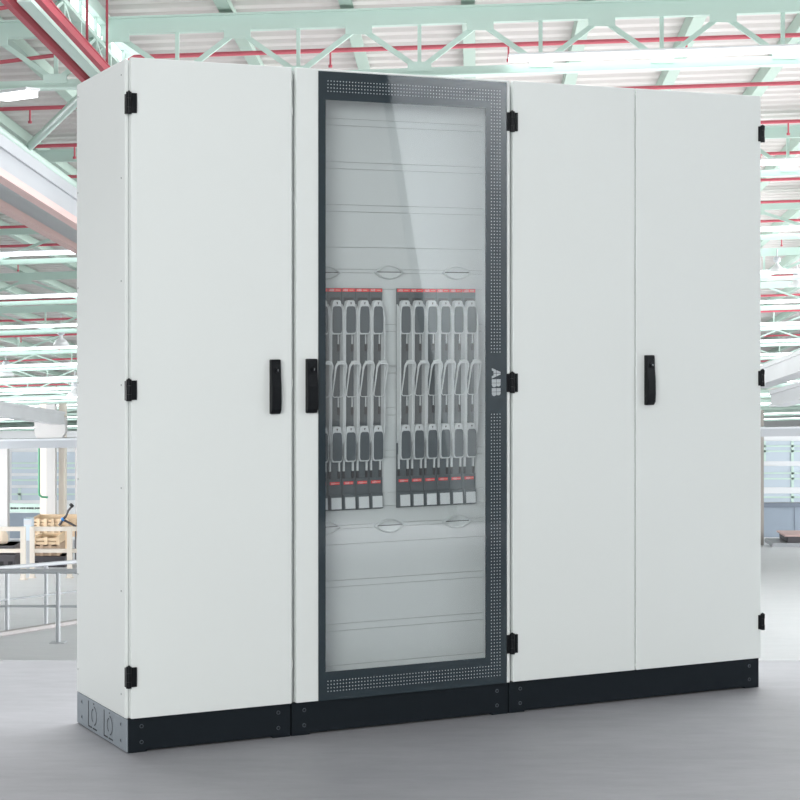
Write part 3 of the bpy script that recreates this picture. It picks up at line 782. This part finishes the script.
# railings in front of the hall floor
d=dfloor(643)
c=Wd(Xu(58,d),d,-HT); r=empty('pipe_railing',c); tag(r,'grey pipe railing left of the cabinets, front one with a base plate','railing','grey pipe railings')
s=MB(c); s.tube([pix(-70,571,d),pix(130,571.5,d)],.034,12); s.build('top_rail','rail',r)
s=MB(c); s.tube([pix(-70,605.8,d),pix(130,606.5,d)],.017,10); s.build('mid_rail','rail',r)
for u in (58,172-60):
    b=pix(u,643.5,d); b.z=Wd(0,d,-HT).z
    s=MB(c); s.tube([b,Vector((b.x,b.y,pix(u,571,d).z))],.034,12); s.build('post','rail',r)
    s=MB(c); s.box(b.x-.1,b.x+.1,b.y-.1,b.y+.1,b.z,b.z+.015); s.build('base_plate','rail',r)
dA,dB=dfloor(634.5),dfloor(622)
lerp=lambda u: dA+(dB-dA)*u/78
c=Wd(Xu(0,dA),dA,-HT); r=empty('pipe_railing',c); tag(r,'grey pipe railing left of the cabinets, rear one standing on the kerb','railing','grey pipe railings')
s=MB(c); s.tube([pix(-60,571.5,lerp(-60)),pix(0,568,dA),pix(78,561.5,dB),pix(130,558,lerp(130))],.03,12); s.build('top_rail','rail',r)
s=MB(c); s.tube([pix(-60,606,lerp(-60)),pix(0,600.5,dA),pix(78,591,dB),pix(130,585,lerp(130))],.014,8); s.build('mid_rail','steel',r)
for u,vt in ((7,567.4),(46,564.2),(85,561)):
    dd=lerp(u); b=Wd(Xu(u,dd),dd,-HT+.04)
    s=MB(c); s.tube([b,pix(u,vt,dd)],.033,12); s.build('post','rail',r)
a,b=Wd(Xu(-60,lerp(-60)),lerp(-60),-HT+.03),Wd(Xu(130,lerp(130)),lerp(130),-HT+.03)
s=MB(a); s.bar(a,b,.13,.05,0)
rnd=random.Random(5)
for i in range(9):
    t=.28+i*.055+rnd.random()*.02; p=a.lerp(b,t); q=a.lerp(b,t+.012+.02*rnd.random()); s.bar(p+Vector((0,-.03,.001)),q+Vector((0,-.03,.001)),.10,.052,1)
o=s.build('floor_kerb',['kerb','kerbred']); o.location=a; tag(o,'low worn kerb with flaking red paint under the rear railing','kerb')

# cream guard fences
def fence(ua,ub,posts,d,label):
    c=Wd(Xu((ua+ub)/2,d),d,-HT); r=empty('guard_fence',c); tag(r,label,'fence','cream guard fences')
    for va,vb,nm in ((526.8,530.8,'top_rail'),(549,552.5,'mid_rail')):
        s=MB(c); p,q=pix(ua,(va+vb)/2,d),pix(ub,(va+vb)/2,d); s.bar(p,q,.12,(vb-va)/FPX*d); s.build(nm,'beige',r)
    for u,w in posts:
        b=Wd(Xu(u,d),d-.02,-HT); ww=w/FPX*d
        s=MB(c); s.box(b.x-ww/2,b.x+ww/2,b.y-.09,b.y+.05,b.z,pix(u,526.5,d).z); s.build('post','beige',r)
        s=MB(c); s.box(b.x-ww*.8,b.x+ww*.8,b.y-.16,b.y+.1,b.z,b.z+.02); s.build('foot_plate','beige',r)
fence(-40,25,((23.5,4.5),(-30,4.5)),43.2,'cream steel guard fence at the left edge, with dark crates behind it')
fence(31,120,((32.5,4),(70,4.5),(110,4.5)),44.0,'cream steel guard fence next to the left cabinet, with wooden crates behind it')
# things behind the fences
def crate(ua,ub,vt,vb,d,dep,name,mt,label,cat,slats=0,vert=0,group=None,holes=0):
    f=pix((ua+ub)/2,vb,d); x0,x1=pix(ua,vb,d).x,pix(ub,vb,d).x; z0,z1=f.z,pix(ua,vt,d).z
    r=empty(name,f); tag(r,label,cat,group); t=.04
    if slats:
        n=slats; g=(z1-z0)/n
        for i in range(n):
            s=MB(f); s.box(x0,x1,d-dep/2,d-dep/2+t,z0+g*i,z0+g*i+g*.66); s.build('slat',mt,r)
        nv=max(2,vert)
        for i in range(nv):
            x=x0+(x1-x0)*i/(nv-1); s=MB(f); s.box(x-t,x+t,d-dep/2-t*.8,d-dep/2-.002,z0,z1); s.build('upright',mt,r)
        s=MB(f); s.box(x0,x1,d-dep/2+t,d+dep/2,z0,z0+.06); s.box(x0,x0+t,d-dep/2+t,d+dep/2,z0+.06,z1); s.box(x1-t,x1,d-dep/2+t,d+dep/2,z0+.06,z1); s.box(x0,x1,d+dep/2-t,d+dep/2,z0+.06,z1); s.build('box_shell',mt,r)
    else:
        s=MB(f); s.box(x0,x1,d-dep/2,d+dep/2,z0,z1); s.build('box_shell',mt,r,.02,1)
        s=MB(f); s.box(x0-.02,x1+.02,d-dep/2-.03,d+dep/2+.02,z1-.05,z1); s.build('rim',mt,r)
        for i in range(holes):
            w=(x1-x0)/holes; s=MB(f); s.box(x0+w*i+w*.25,x0+w*i+w*.75,d-dep/2-.012,d-dep/2,z0+(z1-z0)*.3,z0+(z1-z0)*.62); s.build('hand_hole','fusedark',r)
    return r
dk=50.0; vfl=480+HT*FPX/dk
crate(34,69,553.5,vfl,dk,1.2,'pallet','darkbox','dark pallet on the floor behind the fence, under the wooden crates','pallet',holes=3)
crate(37,62,542.6,553.3,dk,1.0,'slotted_crate','wood2','brown slatted crate in the middle of the stack behind the fence','crate',3,4)
crate(37.5,61.5,534.5,542.4,dk,1.0,'slotted_crate','wood','flat tan slatted crate lying on the brown crate behind the fence','crate',2,3)
rk=Wd(Xu(62,51.6),51.6,-HT)
crate(35,92,516.3,532.5,52.2,1.1,'lattice_crate','wood','big tan lattice crate raised above the guard fence left of the cabinet','crate',5,9)
zt_=pix(0,532.6,52.2).z; fl=Wd(0,52.2,-HT).z
c=Vector((pix(63,533,52.2).x,52.2,fl)); r=empty('support_frame',c); tag(r,'pale wooden stand holding up the big lattice crate behind the fence','stand')
for u in (37,63,90):
    x=pix(u,533,52.2).x
    for dy in (-.45,.45):
        s=MB(c); s.box(x-.05,x+.05,52.2+dy-.05,52.2+dy+.05,fl,zt_); s.build('leg','wood',r)
s=MB(c); s.box(pix(36,0,52.2).x,pix(91,0,52.2).x,51.7,52.7,zt_-.05,zt_-.001); s.build('shelf_top','wood',r)
vf2=480+HT*FPX/48
crate(-8,19,552,vf2,48,1.0,'plastic_crate','darkbox','charcoal crate on the floor behind the left fence, lowest of its stack','crate',holes=3)
crate(-8,18,543.6,551.8,48,.9,'plastic_crate','darkbox','charcoal crate stacked under the cream sack behind the left fence','crate',holes=2)
c=pix(1.5,543.3,48); s=MB(c); s.lathe([(0.01,0),(.14,.0),(.17,.08),(.16,.2),(.11,.3),(.06,.34),(.09,.40),(0.01,.41)],c,14); o=s.build('cloth_sack','sack'); o.location=c; tag(o,'cream cloth sack standing on the charcoal crates at the left edge','sack')
d=46.5; f=Wd(Xu(29,d),d,-HT); r=empty('control_box',f); tag(r,'slim pale blue grey control box standing between the two cream fences','control box')
x0,x1=pix(25,0,d).x,pix(33,0,d).x; s=MB(f); s.box(x0,x1,d-.15,d+.15,pix(0,540,d).z,pix(0,518,d).z); s.build('box_shell','bluewin',r,.01)
s=MB(f); s.box((x0+x1)/2-.05,(x0+x1)/2+.05,d-.06,d+.06,f.z,pix(0,540,d).z); s.build('stand_post','steel',r)
s=MB(f); s.box(x0+.01,x1-.01,d-.162,d-.15,pix(0,524,d).z,pix(0,519.5,d).z); s.build('cover_panel','concrete',r)
# jointed dark arm on the lattice crate
d=51.4; zc=pix(0,516.0,d).z
f=pix(62,527,d); r=empty('jointed_stand',f); tag(r,'dark jointed tube stand with a blue clamp in front of the lattice crate','stand')
s=MB(f); s.tube([pix(59,525.5,d),pix(62.5,520,d),pix(66,516,d)],.035,8); s.tube([pix(63,519.5,d),pix(76,526.5,d)],.03,8); s.build('tube_frame','darkbox',r)
s=MB(f); s.tube([pix(66,516,d),pix(68,511,d),pix(72,506,d)],.028,8); s.build('upper_arm','darkbox',r)
s=MB(f); s.tube([pix(62,520,d-.06),pix(63.5,518.6,d-.06)],.05,8); s.build('blue_clamp','bluep',r)
s=MB(f); s.tube([pix(70.8,506.3,d),pix(72.4,504.4,d)],.06,8); s.build('arm_head','fusedark',r)
s=MB(f); p=pix(61,526,d); s.tube([p,Vector((p.x,d,Wd(0,d,-HT).z))],.02,6); p=pix(75.5,526.5,d); s.tube([p,Vector((p.x,d,Wd(0,d,-HT).z))],.02,6); s.build('stand_leg','darkbox',r)

# low dark flat trolley, right
d=dfloor(546.3); f=Wd(Xu(800,d),d,-HT); r=empty('flat_trolley',f); tag(r,'low dark flat trolley on the floor far right of the cabinets','trolley')
b0=lambda ua,ub,va,vb,mt,nm,da=-.6,db=.8: (lambda s: (s.box(pix(ua,0,d).x,pix(ub,0,d).x,d+da,d+db,pix(0,vb,d).z,pix(0,va,d).z), s.build(nm,mt,r,.01)))(MB(f))
b0(769,840,541,545,'steel','deck_frame'); b0(784,838,534.8,540.9,'darkbox','load_block'); b0(781,840,533,534.7,'pink','top_board')
for u in (787,812):
    s=MB(f); x=pix(u,0,d).x; z=Wd(0,d,-HT).z; s.tube([(x,d-.5,z+.06),(x,d-.4,z+.06)],.06,12); s.build('wheel','darkbox',r)

# unseen board added behind the camera to make the bright reflection in the glass
vc=Vector((CX,-CY,EYE))         # the camera mirrored in the glass plane
DP=5.2
def refl(u,v):
    x,z=F(u,v,0); t=(DP+5.63463)/5.63463
    return CX+(x-CX)*t, EYE+(z-EYE)*t
e1=refl(385.5,62); e2=refl(462,545)
sl=(e2[0]-e1[0])/(e2[1]-e1[1])
xat=lambda z: e1[0]+(z-e1[1])*sl
m=MB(); z0,z1=0.0,3.4; xr=xat(0)+3.2
P=[(xat(z0),-DP,z0),(xr,-DP,z0),(xr,-DP,z1),(xat(z1),-DP,z1)]
P=[rw(*p) for p in P]; nrm=Vector((-ST,CT,0))*(-.12)
m.hexa([P[0]+nrm,P[1]+nrm,P[1],P[0],P[3]+nrm,P[2]+nrm,P[2],P[3]])
struct(m.build('added_reflection_board','reflboard'))

# ------------------------------------------------------------------ light
def area(name, loc, tgt, sx, sy, power, color=(1,1,1)):
    l=bpy.data.lights.new(name,'AREA'); l.shape='RECTANGLE'; l.size=sx; l.size_y=sy; l.energy=power; l.color=color
    o=bpy.data.objects.new(name,l); col.objects.link(o); o.location=loc
    o.rotation_euler=(Vector(tgt)-Vector(loc)).to_track_quat('-Z','Y').to_euler(); return o
WORLD=.50; KEY=720; WASH=1750
area('added_key_light',(0.1,10.0,6.2),(0.1,4.2,0),8,1.2,KEY,(.98,.99,1))  # unseen key light, added behind the row to brighten the floor
area('added_board_wash',rw((xat(3)+xr)/2+.1,-DP+1.2,3.9),rw((xat(2)+xr)/2,-DP,3.85),3.0,.2,WASH)  # added only to light the reflection board from its top
for sx,dc,ln,pw in ((-1,46,30,7000),(1,26,20,8000),(1,62,32,3000)):
    X=-23 if sx<0 else 21
    area('hall_side_fill',Wd(X,dc,.8),Wd(0,dc,0.5),ln,5,pw,(.99,.99,1))  # unseen fills added beyond both sides to brighten the hall
area('hall_up_fill',Wd(1.2,30,1.1),Wd(1.2,30,3.0),5.5,40,900,(1,.99,.985))  # fill hidden behind the cabinets, added to brighten the roof sheeting
area('hall_up_fill',Wd(1,93,.1),Wd(1,93,3.0),26,34,3200,(1,.99,.985))  # second added fill, for the far end of the roof
area('front_fill',(-2.5,-4.6,2.9),(0.4,6.2,0.9),5,2.6,665,(1,1,.99))  # unseen fill added on the camera side to brighten the cabinet fronts
w=bpy.data.worlds.new('overcast_daylight'); bpy.context.scene.world=w; w.use_nodes=True
w.node_tree.nodes['Background'].inputs[0].default_value=(.98,.99,1,1); w.node_tree.nodes['Background'].inputs[1].default_value=WORLD

# ------------------------------------------------------------------ camera
cam=bpy.data.cameras.new('camera'); co=bpy.data.objects.new('camera',cam); col.objects.link(co)
co.location=(0,0,EYE); co.rotation_euler=(math.pi/2,0,0)
cam.sensor_width=36; cam.lens=FPX*36/800; cam.shift_x=0; cam.shift_y=(314-400)/800
cam.clip_start=.05; cam.clip_end=400
sc=bpy.context.scene; sc.camera=co
sc.view_settings.view_transform='Standard'; sc.view_settings.look='None'; sc.view_settings.gamma=1
sc.view_settings.use_curve_mapping=False; sc.view_settings.exposure=0
sc.cycles.transparent_max_bounces=12; sc.cycles.max_bounces=8
